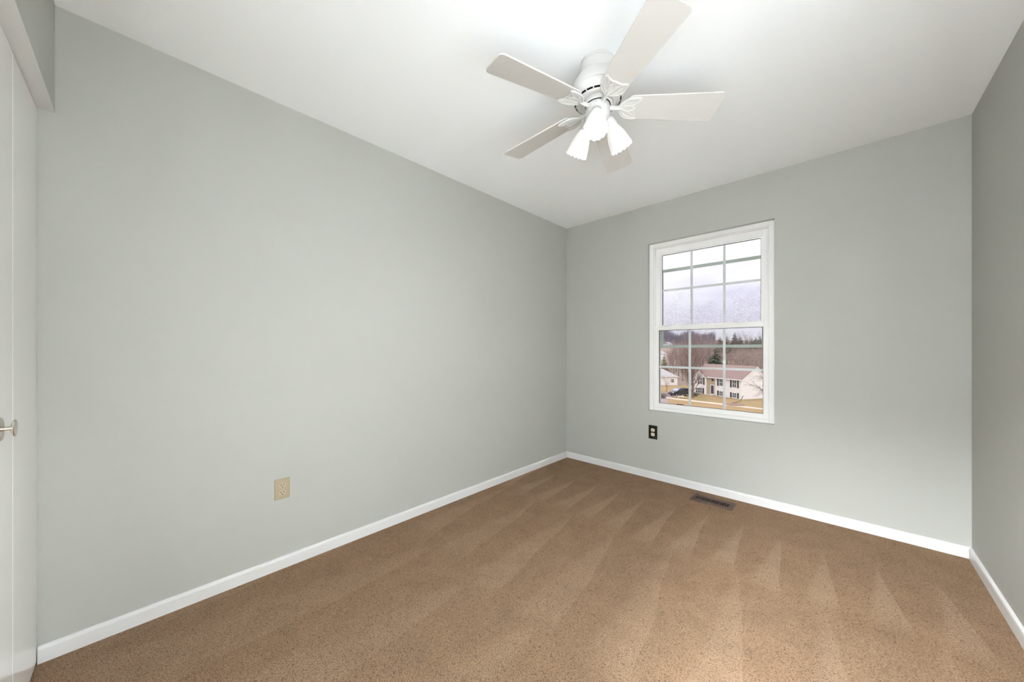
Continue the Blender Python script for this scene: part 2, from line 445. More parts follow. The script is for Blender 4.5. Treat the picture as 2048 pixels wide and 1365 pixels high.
# ------------------------------------------------------------------ outlets
def outlet(label, loc, rotz, pw, ph, mp, mr):
    """built facing -y at its own origin"""
    e = tag(empty('power_outlet', loc, (0, 0, rotz)), label, 'outlet')
    b = B(); box(b, (-pw / 2, -0.006, -ph / 2), (pw / 2, 0.0, ph / 2))
    obj('cover_plate', b, mp, e, bevel=0.003)
    for s in (1, -1):
        zc = s * 0.0195
        b = B()
        n = 28; pts = []
        for k in range(n):
            a = 2 * PI * k / n
            pts.append((0.0172 * math.cos(a), zc + max(-0.0142, min(0.0142, 0.0172 * math.sin(a)))))
        prism(b, pts, 'y', -0.0085, -0.003)
        r = obj('receptacle', b, mr, e)
        b = B()
        for sx, hh in ((-0.0064, 0.0042), (0.0064, 0.0034)):
            box(b, (sx - 0.0012, -0.0089, zc + 0.003 - hh), (sx + 0.0012, -0.0083, zc + 0.003 + hh))
        pts = [(0.0024 * math.cos(2 * PI * k / 12), zc - 0.0085 + 0.0026 * math.sin(2 * PI * k / 12)) for k in range(12)]
        prism(b, pts, 'y', -0.0089, -0.0083)
        obj('slots', b, M_DARK, r)
    b = B()
    prism(b, [(0.0028 * math.cos(2 * PI * k / 12), 0.0028 * math.sin(2 * PI * k / 12)) for k in range(12)], 'y', -0.0072, -0.005)
    obj('screw', b, mr if mp is not M_BLACKP else M_BLACKP, e)
    return e
outlet('almond duplex outlet low on the long left wall', (0.0, -2.6165, 0.4175), PI / 2, 0.069, 0.107, M_BEIGE, M_BEIGE2)
outlet('black outlet plate with cream sockets below the window', (0.921, 0.0, 0.4134), 0.0, 0.078, 0.121, M_BLACKP, M_CREAM)

# ------------------------------------------------------------------ floor register
reg = tag(empty('floor_register', (1.4345, -0.178, 0.0), (0, 0, -0.012)), 'brown metal floor register set in the carpet by the baseboard', 'floor vent')
b = B()
rx, ry, z0, z1 = 0.142, 0.068, 0.0, 0.009
ix, iy = 0.108, 0.034
for s in (-1, 1):
    prism(b, [(s * rx, z0), (s * rx, 0.003), (s * (rx - 0.008), z1), (s * ix, z1), (s * ix, z0)], 'y', -ry, ry)
    box(b, (-ix, min(s * iy, s * (ry - 0.006)), z0), (ix, max(s * iy, s * (ry - 0.006)), z1))
    box(b, (-ix, min(s * (ry - 0.006), s * ry), z0), (ix, max(s * (ry - 0.006), s * ry), 0.004))
obj('frame', b, M_REG, reg, bevel=0.001)
b = B()
for k in range(1, 15):
    x = -ix + 2 * ix * k / 15
    box(b, (x - 0.0026, -iy, 0.002), (x + 0.0026, iy, 0.0085))
obj('louver', b, M_REG, reg)
b = B(); box(b, (-ix, -iy, 0.0002), (ix, iy, 0.0012))
obj('duct_shade', b, M_DARK, reg)  # black plate stands in for the duct's shade, no hole beneath
b = B(); bmesh.ops.create_icosphere(b, subdivisions=2, radius=0.0055)
for v in b.verts: v.co *= 0.75 + 0.5 * random.random(); v.co.z *= 0.6
tag(obj('crumb', b, M_CRUMB, loc=(1.4475, -0.301, 0.003)), 'dark crumb lying on the carpet before the floor register', 'debris')

# ------------------------------------------------------------------ ceiling fan
FX, FY = 1.3433, -1.7146
fan = tag(empty('ceiling_fan', (FX, FY, H)), 'white five blade ceiling fan with three lit glass shades', 'ceiling fan')
def fz(z): return z - H
b = B()
lathe(b, [(0.0765, fz(2.44)), (0.0765, fz(2.4265)), (0.0750, fz(2.4255)), (0.0750, fz(2.4235)), (0.0775, fz(2.4225)), (0.0782, fz(2.39)), (0.0790, fz(2.378)), (0.0765, fz(2.374))], 64, close_top=True, close_bot=True)
cano = obj('canopy', b, M_FANW, fan, smooth=True)
for a in (-100, -84, 30, 150):
    b = B()
    p = Vector((0.0768 * math.cos(math.radians(a)), 0.0768 * math.sin(math.radians(a)), fz(2.432)))
    bmesh.ops.create_uvsphere(b, u_segments=8, v_segments=6, radius=0.0032, matrix=Matrix.Translation(p))
    obj('canopy_screw', b, M_CHAIN, cano)
# motor housing with a ring of dark slots in its underside
hp = [(0.0765, 2.376), (0.084, 2.3735), (0.093, 2.367), (0.105, 2.352), (0.113, 2.334), (0.117, 2.316), (0.1175, 2.308), (0.1205, 2.306), (0.1205, 2.300), (0.1175, 2.298),
      (0.1165, 2.290), (0.1130, 2.279), (0.1085, 2.2725), (0.1030, 2.2672), (0.0965, 2.2632), (0.0925, 2.2625), (0.0905, 2.2600), (0.0860, 2.2592), (0.0840, 2.2612), (0.0720, 2.2590), (0.0690, 2.2600), (0.0640, 2.2640)]
b = B(); lathe(b, [(r, fz(z)) for r, z in hp], 120, close_top=True, close_bot=True)
b.faces.ensure_lookup_table()
for f in b.faces:
    c = f.calc_center_median()
    r = math.hypot(c.x, c.y)
    k = int(round((math.atan2(c.y, c.x) % (2 * PI)) / (2 * PI) * 120 - 0.5)) % 120
    if len(f.verts) == 4 and fz(2.2620) < c.z < fz(2.2690) and 0.0965 < r < 0.1045 and k % 6 not in (0,):
        f.material_index = 1
obj('motor_housing', b, [M_FANW, M_DARK], fan, smooth=True)
b = B(); lathe(b, [(0.0655, fz(2.266)), (0.0655, fz(2.2485)), (0.0625, fz(2.2465)), (0.050, fz(2.2465))], 64, close_top=True, close_bot=True)
obj('flywheel', b, M_FANW, fan, smooth=True)
b = B(); lathe(b, [(0.056, fz(2.2470)), (0.056, fz(2.2445))], 48, close_top=True, close_bot=True)
obj('flywheel_gap', b, M_DARK, fan)
b = B(); lathe(b, [(0.0525, fz(2.2450)), (0.0535, fz(2.2435)), (0.0535, fz(2.203)), (0.0515, fz(2.194)), (0.044, fz(2.183)), (0.030, fz(2.176)), (0.012, fz(2.174))], 64, close_top=True, close_bot=True)
sw = obj('switch_housing', b, M_FANW, fan, smooth=True)
for a, z in ((-68, 2.236), (-40, 2.232), (-28, 2.226), (-150, 2.226), (60, 2.232)):
    b = B()
    p = Vector((0.0535 * math.cos(math.radians(a)), 0.0535 * math.sin(math.radians(a)), fz(z)))
    bmesh.ops.create_uvsphere(b, u_segments=8, v_segments=6, radius=0.0026, matrix=Matrix.Translation(p))
    obj('housing_screw', b, M_CHAIN, sw)

ZB, R1, WT, WR, PITCH = 2.2366, 0.5263, 0.0727, 0.0567, -0.2159
A0 = math.radians(-35.361)
DANG = [0.5581, 3.1538, -3.1882, 0.2115, -0.7352]
DROOP = [0.0406, 0.0435, 0.0818, 0.0574, 0.0006]
def blade_outline():
    pts = []
    def arc(cx, cy, r, a0, a1, n=6):
        for k in range(n + 1):
            a = math.radians(a0 + (a1 - a0) * k / n); pts.append((cx + r * math.cos(a), cy + r * math.sin(a)))
    r = 0.020
    arc(0.128 + r, -WR + r, r, 180, 270); arc(R1 - r, -WT + r, r, 270, 360); arc(R1 - r, WT - r, r, 0, 90); arc(0.128 + r, WR - r, r, 90, 180)
    return pts
BO = blade_outline()
def leaf(p0, p1, w, n=12, bulge=0.5):
    """closed leaf loop from p0 to p1 with half width w"""
    p0 = Vector(p0); p1 = Vector(p1); d = p1 - p0; nrm = Vector((-d.y, d.x)).normalized()
    out = []
    for s in (1, -1):
        for k in range(n):
            t = k / n
            tt = t if s == 1 else 1 - t
            out.append(p0 + d * tt + nrm * (s * w * math.sin(PI * tt ** (0.5 / bulge * 0.5 + 0.5))))
    return out
iron_half = [(0.052, 0.011), (0.080, 0.0085), (0.094, 0.010), (0.100, 0.018), (0.106, 0.029), (0.116, 0.040), (0.130, 0.0475), (0.146, 0.0515), (0.162, 0.0525), (0.178, 0.0500), (0.182, 0.0465), (0.176, 0.036), (0.170, 0.024), (0.168, 0.012), (0.171, 0.0)]
IRON = [(r, -t) for r, t in iron_half] + [(r, t) for r, t in iron_half[-2::-1]]
proto = None
for k in range(5):
    ang = A0 + k * 2 * PI / 5 + math.radians(DANG[k])
    # frame of the blade: pivot at r = 0.1 from the hub axis
    Mx = Matrix.Rotation(ang, 4, 'Z') @ Matrix.Translation((0.1, 0, fz(ZB))) @ Matrix.Rotation(DROOP[k], 4, 'Y') @ Matrix.Rotation(PITCH, 4, 'X') @ Matrix.Translation((-0.1, 0, 0))
    if k == 0:
        b = B(); prism(b, BO, 'z', -0.0, 0.006)
        bl = obj('blade', b, M_BLADE, fan, bevel=0.0012)
        b = B(); prism(b, IRON, 'z', -0.0035, -0.0005)
        ZR = -0.0055
        loops = [leaf((0.100, 0.0), (0.165, 0.0), 0.0135), leaf((0.104, 0.012), (0.180, 0.045), 0.0125), leaf((0.104, -0.012), (0.180, -0.045), 0.0125)]
        for lp in loops:
            q = [(p.x, p.y, ZR) for p in lp]
            tube(b, q + [q[0]], 0.0033, 8, cap=False)
        q = [(r, t, ZR) for r, t in IRON[2:-2]]
        tube(b, q, 0.0040, 8)
        tube(b, [(0.108, 0.013, ZR), (0.15, 0.033, ZR), (0.177, 0.0445, ZR)], 0.0018, 6)
        tube(b, [(0.108, -0.013, ZR), (0.15, -0.033, ZR), (0.177, -0.0445, ZR)], 0.0018, 6)
        tube(b, [(0.052, 0, ZR), (0.075, 0, ZR - 0.001), (0.100, 0, ZR)], [0.0075, 0.0065, 0.007], 10)
        ir = obj('blade_iron', b, M_FANW, fan, smooth=True)
        proto = (bl, ir)
    else:
        bl, ir = (o.copy() for o in proto)
        for o in (bl, ir): COL.objects.link(o); o.parent = fan
    bl.matrix_local = Mx; ir.matrix_local = Mx

# three lamps
AZ, TILT = math.radians(-64.56), math.radians(28.3)
for k in range(3):
    a = AZ + k * 2 * PI / 3
    e = Vector((math.cos(a), math.sin(a), 0))
    ax = (e * math.sin(TILT) - Vector((0, 0, 1)) * math.cos(TILT)).normalized()
    org = e * 0.0636 + Vector((0, 0, fz(2.1751)))
    zz = -ax
    xx = Vector((-math.sin(a), math.cos(a), 0)); yy = zz.cross(xx)
    Mx = Matrix((xx, yy, zz)).transposed().to_4x4(); Mx.translation = org
    lamp = empty('fan_lamp', (0, 0, 0), (0, 0, 0), fan)
    lamp.matrix_local = Mx
    # local -z points out of the shade
    b = B(); lathe(b, [(0.010, 0.030), (0.018, 0.026), (0.0225, 0.018), (0.0245, 0.006), (0.0262, 0.002), (0.0262, -0.010), (0.0235, -0.012), (0.010, -0.012)], 40, close_top=True, close_bot=True)
    obj('lamp_holder', b, M_FANW, lamp, smooth=True)
    b = B()
    def scal(r, z, a_, i, n=14):
        t = max(0.0, (-z - 0.075) / 0.052)
        c = math.cos(n * a_)
        fl = 1 + 0.012 * c * min(1.0, max(0.0, (-z - 0.02) / 0.05))
        return r * fl * (1 + 0.035 * t * t), z - (0.0035 * c * t if t > 0 else 0)
    prof = [(0.0215, -0.004), (0.0235, -0.012), (0.0275, -0.022), (0.0330, -0.035), (0.0380, -0.050), (0.0420, -0.066), (0.0450, -0.082), (0.0470, -0.096), (0.0484, -0.108), (0.0492, -0.116)]
    inner = [(r - 0.003, z) for r, z in prof[::-1]]
    lathe(b, prof + inner, 98, mod=scal)
    obj('lamp_shade', b, M_SHADE, lamp, smooth=True)
    b = B(); bmesh.ops.create_uvsphere(b, u_segments=20, v_segments=12, radius=0.021, matrix=Matrix.Translation((0, 0, -0.062)) @ Matrix.Scale(1.25, 4, (0, 0, 1)))
    obj('light_bulb', b, M_BULB, lamp, smooth=True)
# pull chain
for a, zl in ((-158, 2.150), (100, 2.14)):
    b = B()
    p = Vector((0.0545 * math.cos(math.radians(a)), 0.0545 * math.sin(math.radians(a)), 0))
    q = p * 1.06
    tube(b, [p * 0.97 + Vector((0, 0, fz(2.216))), q + Vector((0, 0, fz(2.216))), q * 1.02 + Vector((0, 0, fz(2.208))), q * 1.02 + Vector((0, 0, fz(zl)))], 0.0011, 6)
    bmesh.ops.create_uvsphere(b, u_segments=10, v_segments=8, radius=0.004, matrix=Matrix.Translation(q * 1.02 + Vector((0, 0, fz(zl)))) @ Matrix.Scale(1.8, 4, (0, 0, 1)))
    obj('pull_chain', b, M_CHAIN, fan, smooth=True)

# made-up fill lights beyond the added openings (out of frame, they light the room through the openings)
def fill_light(loc, material, label):
    hl = tag(empty('fill_light', loc), label, 'fill light')
    b = B(); lathe(b, [(0.15, 0.0), (0.15, -0.02), (0.14, -0.025)], 40, close_top=True, close_bot=True)
    obj('base', b, M_FANW, hl, smooth=True)
    b = B(); lathe(b, [(0.135, -0.024), (0.14, -0.05), (0.12, -0.09), (0.07, -0.115), (0.02, -0.122)], 40, close_top=True, close_bot=True)
    obj('globe', b, material, hl, smooth=True)
fill_light((W + 0.90, -1.60, H), M_FILL, 'added round fill light in the unseen hall past the right wall')
fill_light((1.82, -4.20, H), M_FILL2, 'added round fill light in the unseen hall behind the camera')

# ------------------------------------------------------------------ the street outside (second-floor view, ground about 9.6 m below the camera's floor)
# site coordinates: b = bearing (metres sideways per metre of distance), d = distance ahead of the window view's axis
RV = Vector((math.cos(YAW), math.sin(YAW), 0)); FV = Vector((-math.sin(YAW), math.cos(YAW), 0))
def site(lat, d, z=0.0):
    p = CAM + RV * lat + FV * d
    return Vector((p.x, p.y, z))
GZ = -9.6
def ground_z(d):
    pts = [(0, GZ), (118, GZ), (150, -7.5), (200, -3.2), (260, 3.6), (420, 12.0), (700, 14.0)]
    for (a, za), (b_, zb) in zip(pts, pts[1:]):
        if d <= b_:
            t = (d - a) / (b_ - a); return za + (zb - za) * t
    return pts[-1][1]

M_LAWN = mat('winter_lawn', (0.29, 0.170, 0.075), 0.95, vary=(0.22, (0.20, 0.160, 0.058), 7.0))
M_WOODFLOOR = mat('woodland_floor', (0.17, 0.12, 0.09), 0.95, vary=(0.05, (0.22, 0.16, 0.12)))
M_WALK = mat('pale_concrete', (0.52, 0.43, 0.35), 0.9)
M_ASPH = mat('pinkish_asphalt', (0.26, 0.20, 0.185), 0.9, vary=(0.5, (0.20, 0.16, 0.15)))
M_SIDING = None
def siding():
    t = NT('white_lap_siding')
    tc = t.n('TexCoord'); z = t.n('SeparateXYZ', {0: tc.outputs['Object']}).outputs['Z']
    f = t.math('FRACT', t.math('MULTIPLY', z, 6.0))
    bp = t.n('Bump', {'Height': f, 'Strength': 0.6, 'Distance': 0.03})
    b = t.n('BsdfPrincipled', {'Base Color': (0.86, 0.83, 0.80, 1), 'Roughness': 0.7, 'Normal': bp.outputs[0]})
    t.link(b.outputs[0], t.out.inputs[0])
    return t.m
M_SIDING = siding()
M_STONE = mat('tan_stone_facing', (0.46, 0.36, 0.24), 0.9, vary=(3.0, (0.38, 0.30, 0.20)))
M_ROOF = mat('brown_shingle_roof', (0.19, 0.125, 0.105), 0.9, vary=(4.0, (0.23, 0.155, 0.135)))
M_ROOFG = mat('grey_shingle_roof', (0.30, 0.28, 0.27), 0.9, vary=(2.0, (0.36, 0.34, 0.33)))
M_SHUT = mat('black_shutter', (0.022, 0.02, 0.024), 0.6)
M_HWIN = mat('dim_window_glass', (0.10, 0.11, 0.125), 0.1)
M_HTRIM = mat('white_house_trim', (0.80, 0.78, 0.76), 0.6)
M_DOOROUT = mat('dark_red_grey_door', (0.055, 0.045, 0.05), 0.5)
M_BARK = mat('grey_brown_bark', (0.13, 0.095, 0.075), 0.95, vary=(2.0, (0.19, 0.14, 0.115)))
M_TWIG = mat('reddish_brown_twigs', (0.22, 0.15, 0.125), 0.95)
M_TWIGM = mat('pale_brown_branches', (0.36, 0.27, 0.225), 0.95)
M_TWIGL = mat('pale_pinkish_twigs', (0.34, 0.255, 0.235), 0.95)
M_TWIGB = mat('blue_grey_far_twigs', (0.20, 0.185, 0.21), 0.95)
M_PINE = mat('dark_pine_needles', (0.030, 0.042, 0.022), 0.9, vary=(0.8, (0.05, 0.06, 0.03)))
M_SPRUCE = mat('brown_green_spruce_needles', (0.085, 0.074, 0.047), 0.9, vary=(0.8, (0.12, 0.10, 0.065)))
M_OLIVE = mat('olive_cedar_leaves', (0.18, 0.165, 0.065), 0.9, vary=(1.5, (0.24, 0.21, 0.10)))
M_MULCH = mat('red_brown_mulch', (0.16, 0.085, 0.06), 0.95, vary=(6, (0.24, 0.15, 0.11)))
M_ROCK = mat('pale_garden_stone', (0.50, 0.42, 0.29), 0.9, vary=(3, (0.38, 0.31, 0.20)))
M_CAR = mat('dark_grey_car_paint', (0.05, 0.048, 0.055), 0.25, metal=0.3)
M_CGLASS = mat('car_window_glass', (0.03, 0.032, 0.038), 0.08)
M_CSCREEN = mat('windscreen_painted_reflection', (0.28, 0.29, 0.36), 0.08)  # pale lavender puts the sky's reflection into the glass colour
M_TYRE = mat('black_tyre', (0.012, 0.012, 0.012), 0.8)
M_HUB = mat('silver_wheel_cover', (0.45, 0.45, 0.46), 0.4, metal=0.5)
M_LAMP = mat('clear_car_lamp', (0.6, 0.6, 0.62), 0.2)
M_RED = mat('red_tail_lamp', (0.3, 0.02, 0.02), 0.3)

# ground
b = B()
ds = [14, 30, 45, 60, 75, 90, 105, 118, 134, 150, 175, 200, 230, 260, 320, 420, 560, 700]
rows = []
for d in ds:
    rows.append([b.verts.new(site(d * t, d, ground_z(d))) for t in (-0.6, -0.2, 0.1, 0.3, 0.45, 0.6, 0.75, 0.9, 1.2, 1.8)])
for i, (r0, r1) in enumerate(zip(rows, rows[1:])):
    for p in range(len(r0) - 1):
        b.faces.new((r0[p], r0[p + 1], r1[p + 1], r1[p])).material_index = 0 if ds[i] < 100 else 1
struct(obj('ground', b, [M_LAWN, M_WOODFLOOR]), 'tan winter lawn and wooded slope seen through the lower sash', 'ground')
def strip(name, pts0, pts1, m, dz, label, cat):
    b = B()
    A = [b.verts.new(site(l, d, GZ + dz)) for l, d in pts0]; C = [b.verts.new(site(l, d, GZ + dz)) for l, d in pts1]
    for k in range(len(A) - 1):
        b.faces.new((A[k], A[k + 1], C[k + 1], C[k]))
    r = bmesh.ops.extrude_face_region(b, geom=b.faces[:])
    for v in [e for e in r['geom'] if isinstance(e, bmesh.types.BMVert)]: v.co.z -= dz + 0.1
    return struct(obj(name, b, m), label, cat)
# sidewalk from the driveway mouth to the lower right
strip('sidewalk', [(34.2, 78.6), (39.5, 71.6), (44.8, 64.4), (50.0, 57.6)], [(33.2, 77.4), (38.5, 70.4), (43.9, 63.3), (49.1, 56.6)], M_WALK, 0.05, 'pale concrete sidewalk crossing the tan lawn', 'sidewalk')
strip('driveway', [(23.0, 58.0), (26.0, 66.0), (30.0, 78.0), (33.5, 90.0)], [(29.5, 66.5), (33.6, 75.5), (37.0, 79.5), (41.5, 84.5)], M_ASPH, 0.03, 'pinkish grey driveway under the parked car', 'driveway')

# ---- houses
def house_frame(lat, d, z, ang):
    return site(lat, d, z), YAW + ang

def wbox(name, parent, x0, x1, y0, y1, z0, z1, m, bev=0.0):
    b = B(); box(b, (x0, y0, z0), (x1, y1, z1)); return obj(name, b, m, parent, bevel=bev)

def house_window(parent, x0, x1, z0, z1, y=0.0, lights=2):
    """window on the y = 0 facade (outward is -y)"""
    b = B()
    ring(b, x0, x1, z0, z1, 0.07, y - 0.06, y + 0.02)
    f = obj('window', b, M_HTRIM, parent)
    wbox('window_pane', f, x0 + 0.07, x1 - 0.07, y - 0.03, y - 0.01, z0 + 0.07, z1 - 0.07, M_HWIN)
    b = B()
    zc = (z0 + z1) / 2
    box(b, (x0 + 0.07, y - 0.05, zc - 0.03), (x1 - 0.07, y - 0.03, zc + 0.03))
    for k in range(1, lights):
        xc = x0 + (x1 - x0) * k / lights
        box(b, (xc - 0.02, y - 0.045, z0 + 0.07), (xc + 0.02, y - 0.03, z1 - 0.07))
    obj('muntin', b, M_HTRIM, f)
    return f
def shutter(parent, xc, z0, z1, y=0.0, w=0.36):
    wbox('shutter', parent, xc - w / 2, xc + w / 2, y - 0.07, y, z0, z1, M_SHUT)

# white split-level house with the brown roof: origin at its front right corner on the ground, facade towards local -y, gable end towards local +x
hp_, ha = house_frame(49.07, 75.0, GZ, 0.0)
hx = RV * 0.31 - FV * 0.951
hm = tag(empty('house', hp_, (0, 0, math.atan2(hx.y, hx.x))), 'white split level house with brown roof and black shutters', 'house', group='houses across the street')
HL, HDp, EAV, RDG = 12.9, 8.6, 4.30, 6.93
b = B(); box(b, (-HL, 0, -0.3), (0, HDp, EAV)); obj('wall', b, M_SIDING, hm)
b = B(); prism(b, [(0.0, EAV), (HDp, EAV), (HDp / 2, RDG - 0.05)], 'x', -HL, 0.0); obj('gable_wall', b, M_SIDING, hm)
b = B()
sl = (RDG - EAV) / (HDp / 2)
ov = 0.35
for s in (0, 1):
    y0, y1 = (-ov, HDp / 2) if s == 0 else (HDp + ov, HDp / 2)
    z0 = EAV - sl * ov
    prism(b, [(y0, z0), (y1, RDG), (y1, RDG + 0.16), (y0, z0 + 0.16)], 'x', -HL - 0.3, 0.25)
obj('roof', b, M_ROOF, hm)
wbox('gutter', hm, -HL, 0.25, -ov - 0.10, -ov + 0.02, EAV - sl * ov - 0.02, EAV - sl * ov + 0.14, M_HTRIM)
b = B()
for s in (0, 1):
    y0, y1 = (-ov, HDp / 2) if s == 0 else (HDp + ov, HDp / 2)
    z0 = EAV - sl * ov
    prism(b, [(y0, z0 - 0.12), (y1, RDG - 0.12), (y1, RDG + 0.02), (y0, z0 + 0.02)], 'x', 0.20, 0.30)
obj('rake_board', b, M_HTRIM, hm)
# stone entry bay with door, lamp trim and round ornament
wbox('stone_bay', hm, -8.75, -6.6, -0.10, 0.05, -0.2, EAV - 0.2, M_STONE)
fr = B(); ring(fr, -7.70, -6.62, 0.25, 2.45, 0.12, -0.18, -0.08); dr = obj('entry_door', fr, M_HTRIM, hm)
wbox('door_leaf', dr, -7.58, -6.74, -0.15, -0.09, 0.30, 2.33, M_DOOROUT)
wbox('door_step', hm, -7.9, -6.4, -1.1, 0.0, -0.1, 0.25, M_WALK)
b = B(); prism(b, [(-7.16 + 0.28 * math.cos(2 * PI * k / 20), 3.62 + 0.28 * math.sin(2 * PI * k / 20)) for k in range(20)], 'y', -0.16, -0.08); obj('round_ornament', b, M_SHUT, hm)
for xc in (-1.64, -4.95):
    house_window(hm, xc - 0.52, xc + 0.52, 2.40, 4.06)
    house_window(hm, xc - 0.52, xc + 0.52, 0.18, 1.25)
    for s in (-1, 1):
        shutter(hm, xc + s * 0.84, 2.36, 4.10); shutter(hm, xc + s * 0.84, 0.14, 1.29)
# cross gable at the left end
b = B(); prism(b, [(-12.9, EAV - 0.05), (-8.75, EAV - 0.05), (-10.8, 5.75)], 'y', -0.25, 3.0); box(b, (-12.9, -0.25, -0.3), (-8.75, 0.05, EAV)); obj('cross_gable', b, M_SIDING, hm)
b = B()
for s in (-1, 1):
    xe = -10.8 + s * 2.35
    prism(b, [(xe, EAV - 0.22), (-10.8, 5.78), (-10.8, 5.94), (xe, EAV - 0.06)], 'y', -0.55, 3.2)
obj('cross_roof', b, M_ROOF, hm)
house_window(hm, -10.65, -9.75, 2.35, 3.95, y=-0.26); shutter(hm, -10.95, 2.31, 3.99, y=-0.26); shutter(hm, -9.45, 2.31, 3.99, y=-0.26)
house_window(hm, -11.9, -9.9, 0.15, 1.45, y=-0.26, lights=3); shutter(hm, -9.62, 0.11, 1.49, y=-0.26)

def small_house(label, lat, d, z, ang, w, dep, eave, ridge, roofm, wins=(), hip=0.0):
    p = site(lat, d, z)
    h = tag(empty('house', p, (0, 0, YAW + ang)), label, 'house', group='houses across the street')
    b = B(); box(b, (-w / 2, 0, -0.5), (w / 2, dep, eave)); obj('wall', b, M_SIDING, h)
    b = B()
    o_ = 0.4
    z0 = eave - 0.05
    v = [b.verts.new(q) for q in ((-w / 2 - o_, -o_, z0), (w / 2 + o_, -o_, z0), (w / 2 + o_, dep + o_, z0), (-w / 2 - o_, dep + o_, z0), (-w / 2 - o_ + hip, dep / 2, ridge), (w / 2 + o_ - hip, dep / 2, ridge))]
    for f in ((0, 1, 5, 4), (1, 2, 5), (2, 3, 4, 5), (3, 0, 4), (3, 2, 1, 0)): b.faces.new([v[i] for i in f])
    obj('roof', b, roofm, h)
    for x0, x1, za, zb in wins: house_window(h, x0, x1, za, zb)
    return h
small_house('white house with grey hipped roof behind the parked car', 43.6, 105.0, -10.0, -0.05, 11.6, 8.5, 2.95, 5.15, M_ROOFG,
            ((-0.4, 0.5, 1.2, 2.3), (3.9, 4.8, 1.2, 2.3), (-4.0, -3.0, 1.2, 2.3)), hip=3.2)
small_house('pale gable roofed house low at the left edge of the window', 72.6, 170.0, -6.0, 0.5, 5.0, 5.0, 2.0, 3.4, M_ROOFG, ((-1.5, -0.3, 0.6, 1.6),))
small_house('small white house standing above the olive cedar', 86.6, 200.0, -3.4, 0.7, 5.0, 5.0, 2.0, 3.7, M_ROOFG, ((0.4, 1.5, 0.6, 1.7),))
small_house('tiny pale house on the wooded hillside far away', 117.3, 260.0, 3.4, 0.6, 5.0, 5.0, 1.8, 3.2, M_ROOFG, ((-0.8, 0.4, 0.5, 1.5),))

# ---- car
def car(lat, d, ang):
    c = tag(empty('car', site(lat, d, GZ + 0.03), (0, 0, YAW + ang)), 'dark grey minivan parked on the driveway', 'car')
    Wd = 0.92
    prof = [(-2.25, 0.35), (-2.28, 0.75), (-2.05, 0.98), (-1.25, 1.12), (-0.45, 1.66), (0.1, 1.76), (1.6, 1.74), (2.05, 1.62), (2.27, 1.05), (2.28, 0.38), (1.95, 0.30), (1.88, 0.30)]
    def arch(cx):
        return [(cx + 0.40 * math.cos(a), 0.32 + 0.40 * math.sin(a)) for a in [math.radians(v) for v in range(0, 181, 20)]]
    low = [(1.95, 0.28)] + arch(1.38) + arch(-1.45) + [(-2.2, 0.28)]
    outline = prof[:-2] + low
    b = B(); prism(b, outline, 'y', -Wd, Wd)
    for v in b.verts:
        if v.co.z > 1.1: v.co.y *= 1.0 - 0.16 * min(1.0, (v.co.z - 1.1) / 0.6)
    obj('body', b, M_CAR, c, bevel=0.05)
    b = B()
    zs = 1.0
    v = [b.verts.new(q) for q in ((-1.22, -0.84, 1.15), (-1.22, 0.84, 1.15), (-0.50, 0.76, 1.645), (-0.50, -0.76, 1.645))]
    f = b.faces.new(v); r = bmesh.ops.extrude_face_region(b, geom=[f])
    for q in [e for e in r['geom'] if isinstance(e, bmesh.types.BMVert)]: q.co += Vector((-0.03, 0, 0.035))
    obj('windscreen', b, M_CSCREEN, c)
    for s in (-1, 1):
        for pts in ([(-0.95, 1.14), (-0.42, 1.55), (0.25, 1.60), (0.25, 1.14)], [(0.35, 1.14), (0.35, 1.60), (1.20, 1.60), (1.20, 1.14)], [(1.30, 1.14), (1.30, 1.60), (1.75, 1.57), (2.05, 1.16)]):
            b = B()
            vv = []
            for x, z in pts:
                y = Wd * (1.0 - 0.16 * min(1.0, max(0, (z - 1.1)) / 0.6)) + 0.012
                vv.append(b.verts.new((x, s * y, z)))
            f = b.faces.new(vv); r = bmesh.ops.extrude_face_region(b, geom=[f])
            for q in [e for e in r['geom'] if isinstance(e, bmesh.types.BMVert)]: q.co.y -= s * 0.03
            obj('side_window', b, M_CGLASS, c)
        for x in (-1.45, 1.38):
            wv = empty('wheel', (x, s * 0.80, 0.32), (PI / 2, 0, 0), c)
            b = B(); lathe(b, [(0.20, 0.11), (0.29, 0.11), (0.32, 0.07), (0.32, -0.07), (0.29, -0.11), (0.20, -0.11)], 28, close_top=True, close_bot=True); obj('tyre', b, M_TYRE, wv, smooth=True)
            b = B(); lathe(b, [(0.06, s * -0.135), (0.20, s * -0.122), (0.21, s * -0.10)], 24, close_top=True, close_bot=True); obj('wheel_cover', b, M_HUB, wv, smooth=True)
        wbox('headlamp', c, -2.27, -2.10, s * 0.70 - 0.16, s * 0.70 + 0.16, 0.72, 0.90, M_LAMP, 0.02)
        wbox('tail_lamp', c, 2.18, 2.30, s * 0.78 - 0.10, s * 0.78 + 0.10, 0.85, 1.15, M_RED, 0.02)
        wbox('door_mirror', c, -0.95, -0.80, s * 1.02 - 0.09, s * 1.02 + 0.09, 1.08, 1.24, M_CAR, 0.02)
    return c
car(38.7, 81.3, 0.28)

